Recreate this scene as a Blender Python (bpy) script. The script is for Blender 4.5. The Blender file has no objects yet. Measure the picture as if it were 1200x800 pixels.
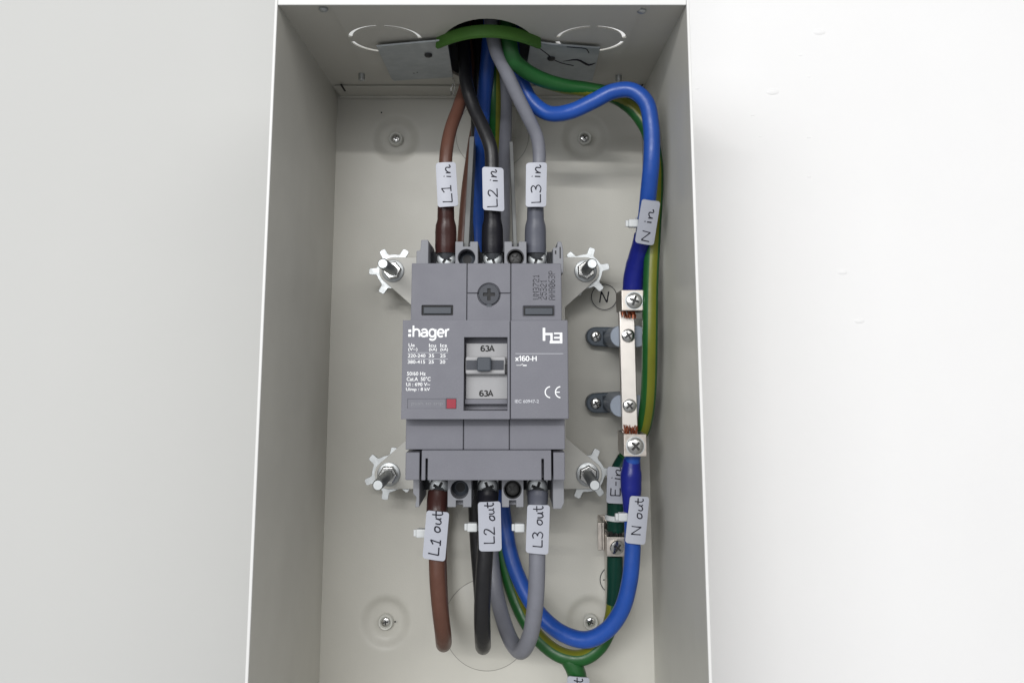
import bpy, bmesh, math, random
from mathutils import Vector, Matrix
random.seed(7)
R = math.radians
MM = 0.001
scene = bpy.context.scene
COL = scene.collection

# ------------------------------------------------------------------ camera
F_PX = 1000.0; PX0, PY0 = 597.0, 261.0          # focal length and principal point, photo pixels
PITCH = math.atan(0.154); DIST = 470.0           # camera to back panel, mm
cam_d = bpy.data.cameras.new('camera'); cam = bpy.data.objects.new('camera', cam_d); COL.objects.link(cam)
cam_d.sensor_width = 36.0; cam_d.lens = 36.0 * F_PX / 1200.0
cam_d.shift_x = (600 - PX0) / 1200.0; cam_d.shift_y = -(400 - PY0) / 1200.0
cam_d.clip_start = 0.01; cam_d.clip_end = 50
cam.location = (0, -DIST * MM, 0); cam.rotation_euler = (R(90) + PITCH, 0, 0)
scene.camera = cam

# ------------------------------------------------------------------ world and lamps
world = bpy.data.worlds.new('World'); scene.world = world; world.use_nodes = True
bg = world.node_tree.nodes['Background']
bg.inputs[0].default_value = (0.98, 0.99, 1.0, 1); bg.inputs[1].default_value = 0.34

def lamp(name, loc, target, sx, sy, power, col):
    d = bpy.data.lights.new(name, 'AREA'); d.shape = 'RECTANGLE'; d.size = sx; d.size_y = sy
    d.energy = power; d.color = col
    o = bpy.data.objects.new(name, d); COL.objects.link(o); o.location = loc
    v = Vector(target) - Vector(loc); o.rotation_euler = v.to_track_quat('-Z', 'Y').to_euler()
    return o
lamp('ceiling_strip_lamp', (-0.40, -2.30, 0.72), (0, 0, 0), 1.2, 0.04, 19, (1.0, 0.985, 0.96))
lamp('window_lamp', (-0.85, -2.10, 0.42), (0, 0, 0), 1.6, 0.9, 26, (0.97, 0.985, 1.0))
lamp('right_fill_lamp', (0.95, -1.9, 0.75), (0, 0, 0), 1.4, 1.0, 14, (1.0, 0.99, 0.97))  # unseen soft fill, added to brighten the left side panel

vs = scene.view_settings
vs.view_transform = 'Standard'; vs.look = 'None'; vs.exposure = 0.0; vs.gamma = 1.0; vs.use_curve_mapping = False

# ------------------------------------------------------------------ photo pixel -> millimetres
CP, SP = math.cos(PITCH), math.sin(PITCH)
def ray(px, py):
    x = (px - PX0) / F_PX; y = (PY0 - py) / F_PX
    return (x, CP - y * SP, SP + y * CP)
def W(px, py, h):
    """point on the plane h mm in front of the back panel, in mm (x right, y into the wall, z up)"""
    d = ray(px, py); t = (DIST - h) / d[1]
    return Vector((d[0] * t, -h, d[2] * t))
def WZ(px, py, z):
    """point on the horizontal plane z, in mm"""
    d = ray(px, py); t = z / d[2]
    return Vector((d[0] * t, -DIST + d[1] * t, z))
def S(h):                                         # mm per photo pixel at height h
    return (DIST - h) * CP / F_PX

# ------------------------------------------------------------------ materials
MATS = {}
def material(name, col, rough=0.5, metal=0.0, var=0.06, vscale=60, bump=0.0, bscale=900, rvar=0.0, coat=0.0, spec=0.28, stain=None):
    m = bpy.data.materials.new(name); m.use_nodes = True
    nt = m.node_tree; b = nt.nodes['Principled BSDF']
    b.inputs['Roughness'].default_value = rough; b.inputs['Metallic'].default_value = metal
    b.inputs['Specular IOR Level'].default_value = spec; b.inputs['Coat Weight'].default_value = coat
    tc = nt.nodes.new('ShaderNodeTexCoord')
    n = nt.nodes.new('ShaderNodeTexNoise'); n.inputs['Scale'].default_value = vscale; n.inputs['Detail'].default_value = 5
    n.inputs['Roughness'].default_value = 0.65
    nt.links.new(tc.outputs['Object'], n.inputs['Vector'])
    mx = nt.nodes.new('ShaderNodeMix'); mx.data_type = 'RGBA'
    mx.inputs[6].default_value = tuple(c * (1 - var) for c in col) + (1,)
    mx.inputs[7].default_value = tuple(min(1, c * (1 + var)) for c in col) + (1,)
    mr = nt.nodes.new('ShaderNodeMapRange'); mr.inputs[1].default_value = 0.3; mr.inputs[2].default_value = 0.7
    nt.links.new(n.outputs['Fac'], mr.inputs[0]); nt.links.new(mr.outputs[0], mx.inputs[0])
    out = mx.outputs[2]
    if stain:
        n2 = nt.nodes.new('ShaderNodeTexNoise'); n2.inputs['Scale'].default_value = stain[1]; n2.inputs['Detail'].default_value = 8
        n2.inputs['Roughness'].default_value = 0.75
        nt.links.new(tc.outputs['Object'], n2.inputs['Vector'])
        r2 = nt.nodes.new('ShaderNodeMapRange'); r2.inputs[1].default_value = stain[2]; r2.inputs[2].default_value = stain[3]
        r2.inputs[4].default_value = stain[4]
        nt.links.new(n2.outputs['Fac'], r2.inputs[0])
        m2 = nt.nodes.new('ShaderNodeMix'); m2.data_type = 'RGBA'; m2.inputs[7].default_value = stain[0] + (1,)
        nt.links.new(out, m2.inputs[6]); nt.links.new(r2.outputs[0], m2.inputs[0]); out = m2.outputs[2]
    nt.links.new(out, b.inputs['Base Color'])
    if rvar:
        r3 = nt.nodes.new('ShaderNodeMapRange'); r3.inputs[1].default_value = 0.3; r3.inputs[2].default_value = 0.7
        r3.inputs[3].default_value = max(0.02, rough - rvar); r3.inputs[4].default_value = min(1, rough + rvar)
        n3 = nt.nodes.new('ShaderNodeTexNoise'); n3.inputs['Scale'].default_value = vscale * 3; n3.inputs['Detail'].default_value = 6
        nt.links.new(tc.outputs['Object'], n3.inputs['Vector']); nt.links.new(n3.outputs['Fac'], r3.inputs[0])
        nt.links.new(r3.outputs[0], b.inputs['Roughness'])
    if bump:
        n4 = nt.nodes.new('ShaderNodeTexNoise'); n4.inputs['Scale'].default_value = bscale; n4.inputs['Detail'].default_value = 3
        nt.links.new(tc.outputs['Object'], n4.inputs['Vector'])
        bp = nt.nodes.new('ShaderNodeBump'); bp.inputs['Strength'].default_value = bump; bp.inputs['Distance'].default_value = 0.0003
        nt.links.new(n4.outputs['Fac'], bp.inputs['Height']); nt.links.new(bp.outputs[0], b.inputs['Normal'])
    MATS[name] = m
    return m
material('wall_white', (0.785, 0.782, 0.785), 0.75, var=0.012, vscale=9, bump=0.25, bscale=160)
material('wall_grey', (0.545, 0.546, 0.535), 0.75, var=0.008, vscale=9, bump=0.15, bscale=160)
material('box_paint', (0.555, 0.545, 0.502), 0.42, var=0.035, vscale=14, bump=0.22, bscale=1500, rvar=0.06, stain=((0.49, 0.45, 0.39), 26, 0.60, 0.78, 0.30))
material('rim_highlight', (0.70, 0.70, 0.69), 0.4, var=0.02, bump=0.1, bscale=1500)
material('breaker_grey', (0.170, 0.171, 0.197), 0.5, var=0.035, vscale=45, bump=0.35, bscale=3500, rvar=0.07)
material('breaker_light', (0.23, 0.235, 0.258), 0.5, var=0.03, vscale=45, bump=0.3, bscale=3500)
material('breaker_dark', (0.050, 0.054, 0.066), 0.45, var=0.05, bump=0.2, bscale=3500)
material('cut_grey', (0.20, 0.195, 0.18), 0.7, var=0.1)
material('seam_dark', (0.06, 0.06, 0.07), 0.8, var=0.02)
material('slot_grey', (0.060, 0.068, 0.082), 0.4, var=0.05)
material('window_plate', (0.335, 0.335, 0.345), 0.35, var=0.03)
material('black_plastic', (0.015, 0.015, 0.017), 0.5, var=0.05)
material('plate_paint', (0.52, 0.515, 0.485), 0.4, var=0.03, vscale=40, bump=0.2, bscale=1500)
material('zinc', (0.49, 0.51, 0.52), 0.48, 1.0, var=0.03, vscale=150, rvar=0.06)
material('zinc_dull', (0.50, 0.52, 0.53), 0.5, 1.0, var=0.10, vscale=120, rvar=0.1, bump=0.15, bscale=700)
material('galvanised', (0.40, 0.43, 0.45), 0.45, 0.55, var=0.10, vscale=70, rvar=0.12, bump=0.1, bscale=400)
material('steel', (0.62, 0.62, 0.61), 0.22, 1.0, var=0.12, vscale=400, rvar=0.1)
material('nickel', (0.66, 0.625, 0.59), 0.42, 1.0, var=0.02, vscale=80, rvar=0.05)
material('clamp_metal', (0.52, 0.48, 0.44), 0.40, 1.0, var=0.04, vscale=120, rvar=0.08)
material('recess_steel', (0.05, 0.05, 0.05), 0.5, 0.5, var=0.2, vscale=500)
material('copper', (0.42, 0.14, 0.075), 0.4, 0.9, var=0.25, vscale=900)
DUST = lambda c: (c, 380, 0.63, 0.74, 0.45)
material('brown_pvc', (0.098, 0.043, 0.030), 0.38, var=0.12, vscale=90, bump=0.15, bscale=500, rvar=0.08, stain=DUST((0.22, 0.15, 0.12)), spec=0.42)
material('brown_sleeve', (0.040, 0.015, 0.013), 0.28, var=0.1, vscale=90, bump=0.3, bscale=250, spec=0.24)
material('black_pvc', (0.013, 0.013, 0.015), 0.36, var=0.15, vscale=90, bump=0.15, bscale=500, rvar=0.08, stain=DUST((0.07, 0.065, 0.06)), spec=0.42)
material('black_sleeve', (0.010, 0.010, 0.014), 0.34, var=0.1, bump=0.3, bscale=250, spec=0.24)
material('grey_pvc', (0.175, 0.18, 0.21), 0.40, var=0.08, vscale=90, bump=0.15, bscale=500, rvar=0.08, stain=DUST((0.30, 0.30, 0.31)), spec=0.42)
material('grey_sleeve', (0.095, 0.10, 0.125), 0.36, var=0.06, bump=0.3, bscale=250)
material('blue_pvc', (0.014, 0.070, 0.34), 0.36, var=0.10, vscale=90, bump=0.15, bscale=500, rvar=0.08, stain=DUST((0.10, 0.2, 0.5)), spec=0.42)
material('blue_sleeve', (0.014, 0.020, 0.20), 0.28, var=0.1, bump=0.3, bscale=250, spec=0.24)
material('green_pvc', (0.011, 0.085, 0.018), 0.38, var=0.12, vscale=90, bump=0.15, bscale=500, rvar=0.08, stain=DUST((0.06, 0.2, 0.05)), spec=0.42)
material('yellow_pvc', (0.15, 0.16, 0.014), 0.38, var=0.12, vscale=90, bump=0.15, bscale=500, rvar=0.08, stain=DUST((0.2, 0.22, 0.05)), spec=0.42)
material('green_sleeve', (0.006, 0.040, 0.028), 0.25, var=0.1, bump=0.3, bscale=250, spec=0.24)
material('green_rubber', (0.050, 0.135, 0.022), 0.5, var=0.12, vscale=80, bump=0.2, bscale=600)
material('tag_plastic', (0.40, 0.415, 0.47), 0.35, var=0.03, vscale=80, bump=0.1, bscale=700)
material('tie_plastic', (0.56, 0.58, 0.59), 0.35, var=0.03)
material('ink', (0.012, 0.012, 0.022), 0.5, var=0.2, vscale=300)
material('print_white', (0.86, 0.87, 0.88), 0.5, var=0.02)
material('print_grey', (0.55, 0.56, 0.60), 0.5, var=0.02)
material('print_dark', (0.022, 0.022, 0.028), 0.6, var=0.3, vscale=1500)
material('print_black', (0.01, 0.01, 0.01), 0.5)
material('red_plastic', (0.29, 0.030, 0.048), 0.4, var=0.05)
material('insulator_foot', (0.085, 0.105, 0.130), 0.4, var=0.1, bump=0.2, bscale=900)
material('insulator_head', (0.28, 0.32, 0.385), 0.45, var=0.05, bump=0.2, bscale=900)
material('washer_plastic', (0.62, 0.62, 0.58), 0.4, var=0.04)
material('barrier_grey', (0.17, 0.175, 0.175), 0.45, var=0.06, bump=0.2, bscale=900)

# ------------------------------------------------------------------ object helpers
def world_origin(o):
    v = Vector((0, 0, 0))
    while o is not None:
        v += o.location; o = o.parent
    return v
def thing(name, label, cat, at, group=None):
    o = bpy.data.objects.new(name, None); COL.objects.link(o)
    o.empty_display_size = 0.01; o.location = at * MM
    o['label'] = label; o['category'] = cat
    if group: o['group'] = group
    return o
def mk(name, geo, mat, parent=None, smooth=None, bevel=0.0, segs=2):
    """geo = (verts mm world, faces[, face material slots]); one mesh object"""
    verts, faces = geo[0], geo[1]
    mats = mat if isinstance(mat, (list, tuple)) else [mat]
    if parent is None:
        vv = [Vector(v) for v in verts]
        org = Vector(((min(v.x for v in vv) + max(v.x for v in vv)) / 2, (min(v.y for v in vv) + max(v.y for v in vv)) / 2, min(v.z for v in vv))) * MM
    else:
        org = world_origin(parent)
    me = bpy.data.meshes.new(name)
    me.from_pydata([tuple(Vector(v) * MM - org) for v in verts], [], [tuple(f) for f in faces])
    for m in mats: me.materials.append(MATS[m])
    if len(geo) > 2 and geo[2]:
        for p, s in zip(me.polygons, geo[2]): p.material_index = s
    bm = bmesh.new(); bm.from_mesh(me); bmesh.ops.recalc_face_normals(bm, faces=bm.faces); bm.to_mesh(me); bm.free()
    if smooth is not None:
        for p in me.polygons: p.use_smooth = True
        me.set_sharp_from_angle(angle=R(smooth))
    o = bpy.data.objects.new(name, me); COL.objects.link(o)
    if parent is None: o.location = org
    else: o.parent = parent
    if bevel:
        b = o.modifiers.new('bevel', 'BEVEL'); b.width = bevel * MM; b.segments = segs; b.limit_method = 'ANGLE'; b.angle_limit = R(35)
        b.harden_normals = False
    return o
def tag_it(o, label, cat, group=None, kind=None):
    if label: o['label'] = label
    if cat: o['category'] = cat
    if group: o['group'] = group
    if kind: o['kind'] = kind
    return o
def join(*gs):
    V, Fc, M = [], [], []
    for g in gs:
        n = len(V); V += [Vector(v) for v in g[0]]; Fc += [tuple(i + n for i in f) for f in g[1]]
        M += list(g[2]) if len(g) > 2 and g[2] else [0] * len(g[1])
    return V, Fc, M
def box(x0, x1, h0, h1, z0, z1):
    v = [Vector((x, -h, z)) for h in (h0, h1) for z in (z0, z1) for x in (x0, x1)]
    return v, [(0, 1, 3, 2), (4, 6, 7, 5), (0, 4, 5, 1), (2, 3, 7, 6), (0, 2, 6, 4), (1, 5, 7, 3)]
def rect(px0, py0, px1, py1, h):
    """x0,x1,z0,z1 in mm of a photo rectangle on plane h"""
    ym = (py0 + py1) / 2
    return W(px0, ym, h).x, W(px1, ym, h).x, W(px0, py1, h).z, W(px0, py0, h).z
def pbox(px0, py0, px1, py1, h0, h1):
    x0, x1, z0, z1 = rect(px0, py0, px1, py1, h1)
    return box(x0, x1, h0, h1, z0, z1)
def prism(pts, h0, h1):
    """pts: (x,z) mm loop, extruded along the panel normal"""
    n = len(pts)
    v = [Vector((x, -h0, z)) for x, z in pts] + [Vector((x, -h1, z)) for x, z in pts]
    f = [tuple(range(n)), tuple(range(2 * n - 1, n - 1, -1))] + [(i, (i + 1) % n, n + (i + 1) % n, n + i) for i in range(n)]
    return v, f
def ppoly(pix, h):
    return [(p.x, p.z) for p in (W(a, b, h) for a, b in pix)]
def circ(cx, cz, r, n=24, a0=0.0, a1=2 * math.pi, rz=None):
    full = abs(a1 - a0 - 2 * math.pi) < 1e-6; m = n if full else n + 1
    return [(cx + r * math.cos(a0 + (a1 - a0) * i / n), cz + (rz or r) * math.sin(a0 + (a1 - a0) * i / n)) for i in range(m)]
def rrect(x0, x1, z0, z1, r, n=4):
    out = []
    for cx, cz, a in ((x1 - r, z1 - r, 0), (x0 + r, z1 - r, 90), (x0 + r, z0 + r, 180), (x1 - r, z0 + r, 270)):
        out += [(cx + r * math.cos(R(a + 90 * i / n)), cz + r * math.sin(R(a + 90 * i / n))) for i in range(n + 1)]
    return out
def lathe(cx, cz, prof, n=24):
    """prof: list of (radius, h) around the panel normal; closed with caps where radius is 0"""
    v, f = [], []
    for r, h in prof:
        for i in range(n):
            a = 2 * math.pi * i / n
            v.append(Vector((cx + r * math.cos(a), -h, cz + r * math.sin(a))))
    for k in range(len(prof) - 1):
        for i in range(n):
            j = (i + 1) % n
            f.append((k * n + i, k * n + j, (k + 1) * n + j, (k + 1) * n + i))
    f.append(tuple(range(n))); f.append(tuple(range((len(prof) - 1) * n + n - 1, (len(prof) - 1) * n - 1, -1)))
    return v, f
def ring(cx, cz, r0, r1, h0, h1, n=32, a0=0.0, a1=2 * math.pi):
    full = abs(a1 - a0 - 2 * math.pi) < 1e-6
    m = n if full else n + 1
    v = []
    for r, h in ((r0, h0), (r1, h0), (r1, h1), (r0, h1)):
        v += [Vector((cx + r * math.cos(a0 + (a1 - a0) * i / n), -h, cz + r * math.sin(a0 + (a1 - a0) * i / n))) for i in range(m)]
    f = []
    for k in range(4):
        for i in range(n):
            j = (i + 1) % m; q = (k + 1) % 4
            f.append((k * m + i, k * m + j, q * m + j, q * m + i))
    if not full:
        f.append((0, m, 2 * m, 3 * m)); f.append((m - 1, 4 * m - 1, 3 * m - 1, 2 * m - 1))
    return v, f
def spline(pts, rad, step=1.2):
    """Catmull-Rom (centripetal-like) through 3-D points; rad per point"""
    P = [Vector(p) for p in pts]; n = len(P); out, rr = [], []
    for i in range(n - 1):
        p0 = P[i - 1] if i else P[0] * 2 - P[1]
        p3 = P[i + 2] if i + 2 < n else P[-1] * 2 - P[-2]
        p1, p2 = P[i], P[i + 1]
        d0 = max((p1 - p0).length, 1e-4) ** .5; d1 = max((p2 - p1).length, 1e-4) ** .5; d2 = max((p3 - p2).length, 1e-4) ** .5
        m1 = ((p1 - p0) / d0 - (p2 - p0) / (d0 + d1) + (p2 - p1) / d1) * d1
        m2 = ((p2 - p1) / d1 - (p3 - p1) / (d1 + d2) + (p3 - p2) / d2) * d1
        k = max(2, int((p2 - p1).length / step))
        for j in range(k):
            t = j / k; t2 = t * t; t3 = t2 * t
            out.append(p1 * (2 * t3 - 3 * t2 + 1) + m1 * (t3 - 2 * t2 + t) + p2 * (-2 * t3 + 3 * t2) + m2 * (t3 - t2))
            s = t2 * (3 - 2 * t); rr.append(rad[i] * (1 - s) + rad[i + 1] * s)
    out.append(P[-1]); rr.append(rad[-1])
    return out, rr
def tube(pts, rad, n=20, step=1.2, stripe=None, flat=None):
    """swept round section; stripe = (start, width, twist) angles of a second-colour stripe"""
    if not isinstance(rad, (list, tuple)): rad = [rad] * len(pts)
    C, r = spline(pts, rad, step)
    v, f, ms = [], [], []
    t0 = (C[1] - C[0]).normalized()
    up = Vector((0, -1, 0)) - t0 * t0.dot(Vector((0, -1, 0)))
    if up.length < 0.1: up = Vector((1, 0, 0)) - t0 * t0.x
    u = up.normalized()
    for i, c in enumerate(C):
        t = ((C[i + 1] if i + 1 < len(C) else c) - (C[i - 1] if i else c)).normalized()
        u = (u - t * t.dot(u)).normalized(); w = t.cross(u)
        for k in range(n):
            a = 2 * math.pi * k / n
            a_, b_ = math.cos(a) * r[i], math.sin(a) * r[i]
            if flat: b_ *= flat
            v.append(c + u * a_ + w * b_)
    for i in range(len(C) - 1):
        for k in range(n):
            j = (k + 1) % n
            f.append((i * n + k, i * n + j, (i + 1) * n + j, (i + 1) * n + k))
            if stripe:
                a = (2 * math.pi * (k + .5) / n - stripe[0] - stripe[2](i / len(C))) % (2 * math.pi)
                ms.append(1 if a < stripe[1] else 0)
            else: ms.append(0)
    f.append(tuple(range(n))); f.append(tuple(range(len(v) - 1, len(v) - n - 1, -1))); ms += [0, 0]
    return v, f, ms
def boolean(geo, cutters):
    """geometry with the cutters taken away (exact solver), as plain mesh data"""
    def tmp(g):
        me = bpy.data.meshes.new('t'); me.from_pydata([tuple(v) for v in g[0]], [], [tuple(f) for f in g[1]])
        bm = bmesh.new(); bm.from_mesh(me); bmesh.ops.recalc_face_normals(bm, faces=bm.faces); bm.to_mesh(me); bm.free()
        o = bpy.data.objects.new('t', me); COL.objects.link(o); return o
    a = tmp(geo); cs = []
    for c in cutters:
        o = tmp(c); cs.append(o)
        m = a.modifiers.new('b', 'BOOLEAN'); m.operation = 'DIFFERENCE'; m.object = o; m.solver = 'EXACT'
    dg = bpy.context.evaluated_depsgraph_get(); e = a.evaluated_get(dg).to_mesh()
    g = ([v.co.copy() for v in e.vertices], [tuple(p.vertices) for p in e.polygons])
    a.evaluated_get(dg).to_mesh_clear()
    for o in cs + [a]:
        d = o.data; bpy.data.objects.remove(o); bpy.data.meshes.remove(d)
    return g
def text_geo(s, px0, py0, px1, py1, h, bold=0.0, rot=False, depth=0.06, space=1.0):
    """letters fitted to a photo rectangle on plane h (rot: read from bottom to top)"""
    c = bpy.data.curves.new('t', 'FONT'); c.body = s; c.size = 1; c.offset = bold; c.space_character = space; c.resolution_u = 3
    o = bpy.data.objects.new('t', c); COL.objects.link(o)
    dg = bpy.context.evaluated_depsgraph_get(); e = o.evaluated_get(dg).to_mesh()
    vs_ = [v.co.copy() for v in e.vertices]; fs = [tuple(p.vertices) for p in e.polygons]
    o.evaluated_get(dg).to_mesh_clear(); bpy.data.objects.remove(o); bpy.data.curves.remove(c)
    ax = min(v.x for v in vs_); bx = max(v.x for v in vs_); ay = min(v.y for v in vs_); by = max(v.y for v in vs_)
    x0, x1, z0, z1 = rect(px0, py0, px1, py1, h)
    out = []
    for v in vs_:
        u = (v.x - ax) / (bx - ax); w = (v.y - ay) / (by - ay)
        if rot: out.append(Vector((x1 - (x1 - x0) * w, -h - depth, z0 + (z1 - z0) * u)))
        else: out.append(Vector((x0 + (x1 - x0) * u, -h - depth, z0 + (z1 - z0) * w)))
    return out, fs
def flatpoly(pix, h):
    return [W(a, b, h) for a, b in pix], [tuple(range(len(pix)))]

# ---- plain sans strokes for the larger lettering (cell height 1, u right, v up)
def arcp(cx, cy, rx, ry, a0, a1, n=14): return [(cx + rx * math.cos(R(a0 + (a1 - a0) * i / n)), cy + ry * math.sin(R(a0 + (a1 - a0) * i / n))) for i in range(n + 1)]
SANS = {
 'h': (.74, [[(.07, 0), (.07, 1.0)], [(.07, .38)] + arcp(.35, .40, .28, .27, 180, 0) + [(.63, 0)]]),
 'a': (.74, [arcp(.33, .46, .25, .21, 160, 0) + [(.58, .14), (.62, 0)], [(.58, .40), (.30, .37)] + arcp(.27, .205, .21, .165, 95, 270) + arcp(.30, .24, .28, .20, 270, 350)]),
 'g': (.76, [arcp(.33, .34, .28, .33, 0, 360, 24), [(.63, .67), (.63, -.02)] + arcp(.34, -.04, .29, .24, 0, -150)]),
 'e': (.74, [[(.07, .34), (.63, .34)], arcp(.35, .34, .28, .33, 0, 312, 22)]),
 'r': (.46, [[(.07, 0), (.07, .67)], [(.07, .36)] + arcp(.33, .36, .26, .29, 180, 80)]),
 '6': (.62, [arcp(.28, .30, .23, .27, 0, 360, 22), [(.05, .32)] + arcp(.30, .50, .25, .47, 180, 55)]),
 '3': (.60, [arcp(.26, .74, .20, .22, 150, -85), arcp(.26, .28, .23, .26, 85, -150)]),
 'A': (.70, [[(.02, 0), (.33, 1.0), (.64, 0)], [(.13, .32), (.53, .32)]]),
 'x': (.54, [[(.03, 0), (.47, .68)], [(.03, .68), (.47, 0)]]),
 '1': (.50, [[(.06, .70), (.28, .98), (.28, 0)]]),
 '0': (.62, [arcp(.28, .50, .23, .46, 0, 360, 24)]),
 '-': (.42, [[(.04, .36), (.34, .36)]]),
 'H': (.74, [[(.07, 0), (.07, 1.0)], [(.63, 0), (.63, 1.0)], [(.07, .52), (.63, .52)]]),
}
def ribbon(pts, w):
    P = []
    for a, b in pts:
        if not P or (Vector((a, b)) - P[-1]).length > 1e-4: P.append(Vector((a, b)))
    n = len(P); closed = (P[0] - P[-1]).length < 1e-4
    v, f = [], []
    for i in range(n):
        a = P[i - 1] if i else (P[-2] if closed else P[0]); b = P[i + 1] if i + 1 < n else (P[1] if closed else P[-1])
        d0 = (P[i] - a).normalized() if (P[i] - a).length > 1e-6 else None; d1 = (b - P[i]).normalized() if (b - P[i]).length > 1e-6 else None
        d0 = d0 or d1; d1 = d1 or d0
        t = (d0 + d1).normalized(); m = Vector((-t.y, t.x)); k = w / 2 / max(.45, m.dot(Vector((-d0.y, d0.x))))
        v += [P[i] + m * k, P[i] - m * k]
    f = [(2 * i, 2 * i + 1, 2 * i + 3, 2 * i + 2) for i in range(n - 1)]
    return v, f
def sans(s, px0, pbase, px1, ptop, h, w=.16, depth=.06):
    tot = sum(SANS[c][0] for c in s) - .05
    x0, x1, z0, z1 = rect(px0, ptop, px1, pbase, h)
    x = 0; out = []; lay = 0
    for c in s:
        for st in SANS[c][1]:
            v, f = ribbon(st, w)
            out.append(([Vector((x0 + (x1 - x0) * (x + q.x) / tot, -h - depth - lay * .002, z0 + (z1 - z0) * q.y)) for q in v], f)); lay = (lay + 1) % 7
        x += SANS[c][0]
    return join(*out)
DOTS = {'U': '10001 10001 10001 10001 10001 10001 01110', 'M': '10001 11011 10101 10101 10001 10001 10001', '3': '11110 00001 00001 01110 00001 00001 11110', '7': '11111 00001 00010 00100 01000 01000 01000',
 '2': '01110 10001 00001 00110 01000 10000 11111', '1': '00100 01100 00100 00100 00100 00100 01110', '5': '11111 10000 11110 00001 00001 10001 01110', 'A': '01110 10001 10001 11111 10001 10001 10001',
 'H': '10001 10001 10001 11111 10001 10001 10001', '0': '01110 10001 10011 10101 11001 10001 01110', '6': '00110 01000 10000 11110 10001 10001 01110', 'P': '11110 10001 10001 11110 10000 10000 10000'}
def dotted(s, px0, py0, px1, py1, h):
    """ink-jet dots, read from bottom to top"""
    x0, x1, z0, z1 = rect(px0, py0, px1, py1, h)
    du = (z1 - z0) / (len(s) * 6 - 1); dv = (x1 - x0) / 7; v, f = [], []
    rnd = random.Random(len(s))
    for i, c in enumerate(s):
        for r, row in enumerate(DOTS[c].split()):
            for k, b in enumerate(row):
                if b == '1':
                    z = z0 + (i * 6 + k + .5) * du; x = x0 + (r + .5) * dv; q = .52 * rnd.uniform(.8, 1.15); n = len(v)
                    x += rnd.uniform(-.05, .05); z += rnd.uniform(-.05, .05)
                    v += [Vector((x + dv * q * a_, -h - .04, z + du * q * b_)) for a_, b_ in ((1, .4), (.4, 1), (-.4, 1), (-1, .4), (-1, -.4), (-.4, -1), (.4, -1), (1, -.4))]; f.append(tuple(range(n, n + 8)))
    return v, f

# ---- screws: one shared head mesh per kind (unit radius 1 mm, facing -y)
def cross_cut(w, l, h0, h1):
    return [box(-l, l, h0, h1, -w, w), box(-w, w, h0, h1, -l, l)]
def head_geo(kind):
    if kind == 'pan':
        g = lathe(0, 0, [(0.93, 0), (1.0, 0.12), (1.0, 0.24), (0.93, 0.38), (0.75, 0.47), (0.45, 0.52), (0.2, 0.53)], 28)
        return boolean(g, cross_cut(0.14, 0.62, 0.20, 1.2))
    g = lathe(0, 0, [(1.0, 0), (1.0, 0.18), (0.92, 0.25), (0.3, 0.27)], 28)
    return boolean(g, cross_cut(0.14, 0.60, 0.02, 1.2))
SCREW_MESH = {}
def screw(parent, x, z, h, r, rot=20, kind='pan', mat='steel', name='screw', tilt=(0, 0)):
    key = (kind, mat)
    if key not in SCREW_MESH:
        g = head_geo(kind)
        me = bpy.data.meshes.new('screw_head'); me.from_pydata([tuple(v * MM) for v in g[0]], [], g[1])
        bm = bmesh.new(); bm.from_mesh(me); bmesh.ops.recalc_face_normals(bm, faces=bm.faces); bm.to_mesh(me); bm.free()
        me.materials.append(MATS[mat]); me.materials.append(MATS['recess_steel'])
        for p in me.polygons:
            c = p.center / MM
            if math.hypot(c.x, c.z) < 0.60 and (-c.y < (0.22 if kind == 'pan' else 0.2)) and abs(p.normal.y) > .5 and p.normal.y < 0: p.material_index = 1  # recess floor: its shade is put into a darker colour
            p.use_smooth = True
        me.set_sharp_from_angle(angle=R(32)); SCREW_MESH[key] = me
    o = bpy.data.objects.new(name, SCREW_MESH[key]); COL.objects.link(o)
    o.parent = parent; o.scale = (r, r, r); o.rotation_euler = (R(tilt[0]), R(rot), R(tilt[1]))
    o.location = Vector((x, -h, z)) * MM - world_origin(parent)
    return o

# ================================================================== the setting
BOX_D = 127.0
XL = W(326, 5, BOX_D).x; XR = W(804, 5, BOX_D).x; ZT = W(600, 5, BOX_D).z; ZB = -185.0
T = 1.15
WALL_H = -4.6
xm = (XL + XR) / 2
def wall_sheet(x0, x1, z0, z1, dents=()):
    if not dents:
        return box(x0, x1, WALL_H - 12, WALL_H, z0, z1)
    return box(x0, x1, WALL_H - 12, WALL_H, z0, z1)
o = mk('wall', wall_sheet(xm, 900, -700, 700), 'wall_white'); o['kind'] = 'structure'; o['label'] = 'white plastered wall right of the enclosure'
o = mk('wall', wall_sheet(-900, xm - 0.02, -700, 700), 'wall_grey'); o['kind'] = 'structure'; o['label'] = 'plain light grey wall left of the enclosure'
# small paint bumps and nail fillings on the white wall
WALLO = bpy.data.objects['wall']
for i, (px, py, r) in enumerate([(960, 38, 2.6), (905, 108, 2.6), (938, 65, .9), (948, 90, .9), (948, 161, 1), (948, 207, 1), (882, 135, 1), (891, 160, .8), (817, 104, .9), (832, 219, .6), (987, 319, 2.0), (1007, 376, 2.0)]):
    p = W(px, py, WALL_H)
    g = lathe(p.x, p.z, [(r, WALL_H), (r * .8, WALL_H + .12 * r), (r * .4, WALL_H + .2 * r), (.05, WALL_H + .22 * r)], 14)
    g = ([Vector((p.x + (v.x - p.x) * 1.5, v.y, p.z + (v.z - p.z) * .7)) for v in g[0]], g[1])
    mk('paint_bump', g, 'wall_white', WALLO, smooth=60)

# ================================================================== enclosure
enc = thing('enclosure', 'open grey sheet-metal wall enclosure holding the breaker and cables', 'enclosure', Vector((xm, 0, ZB)))
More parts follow.
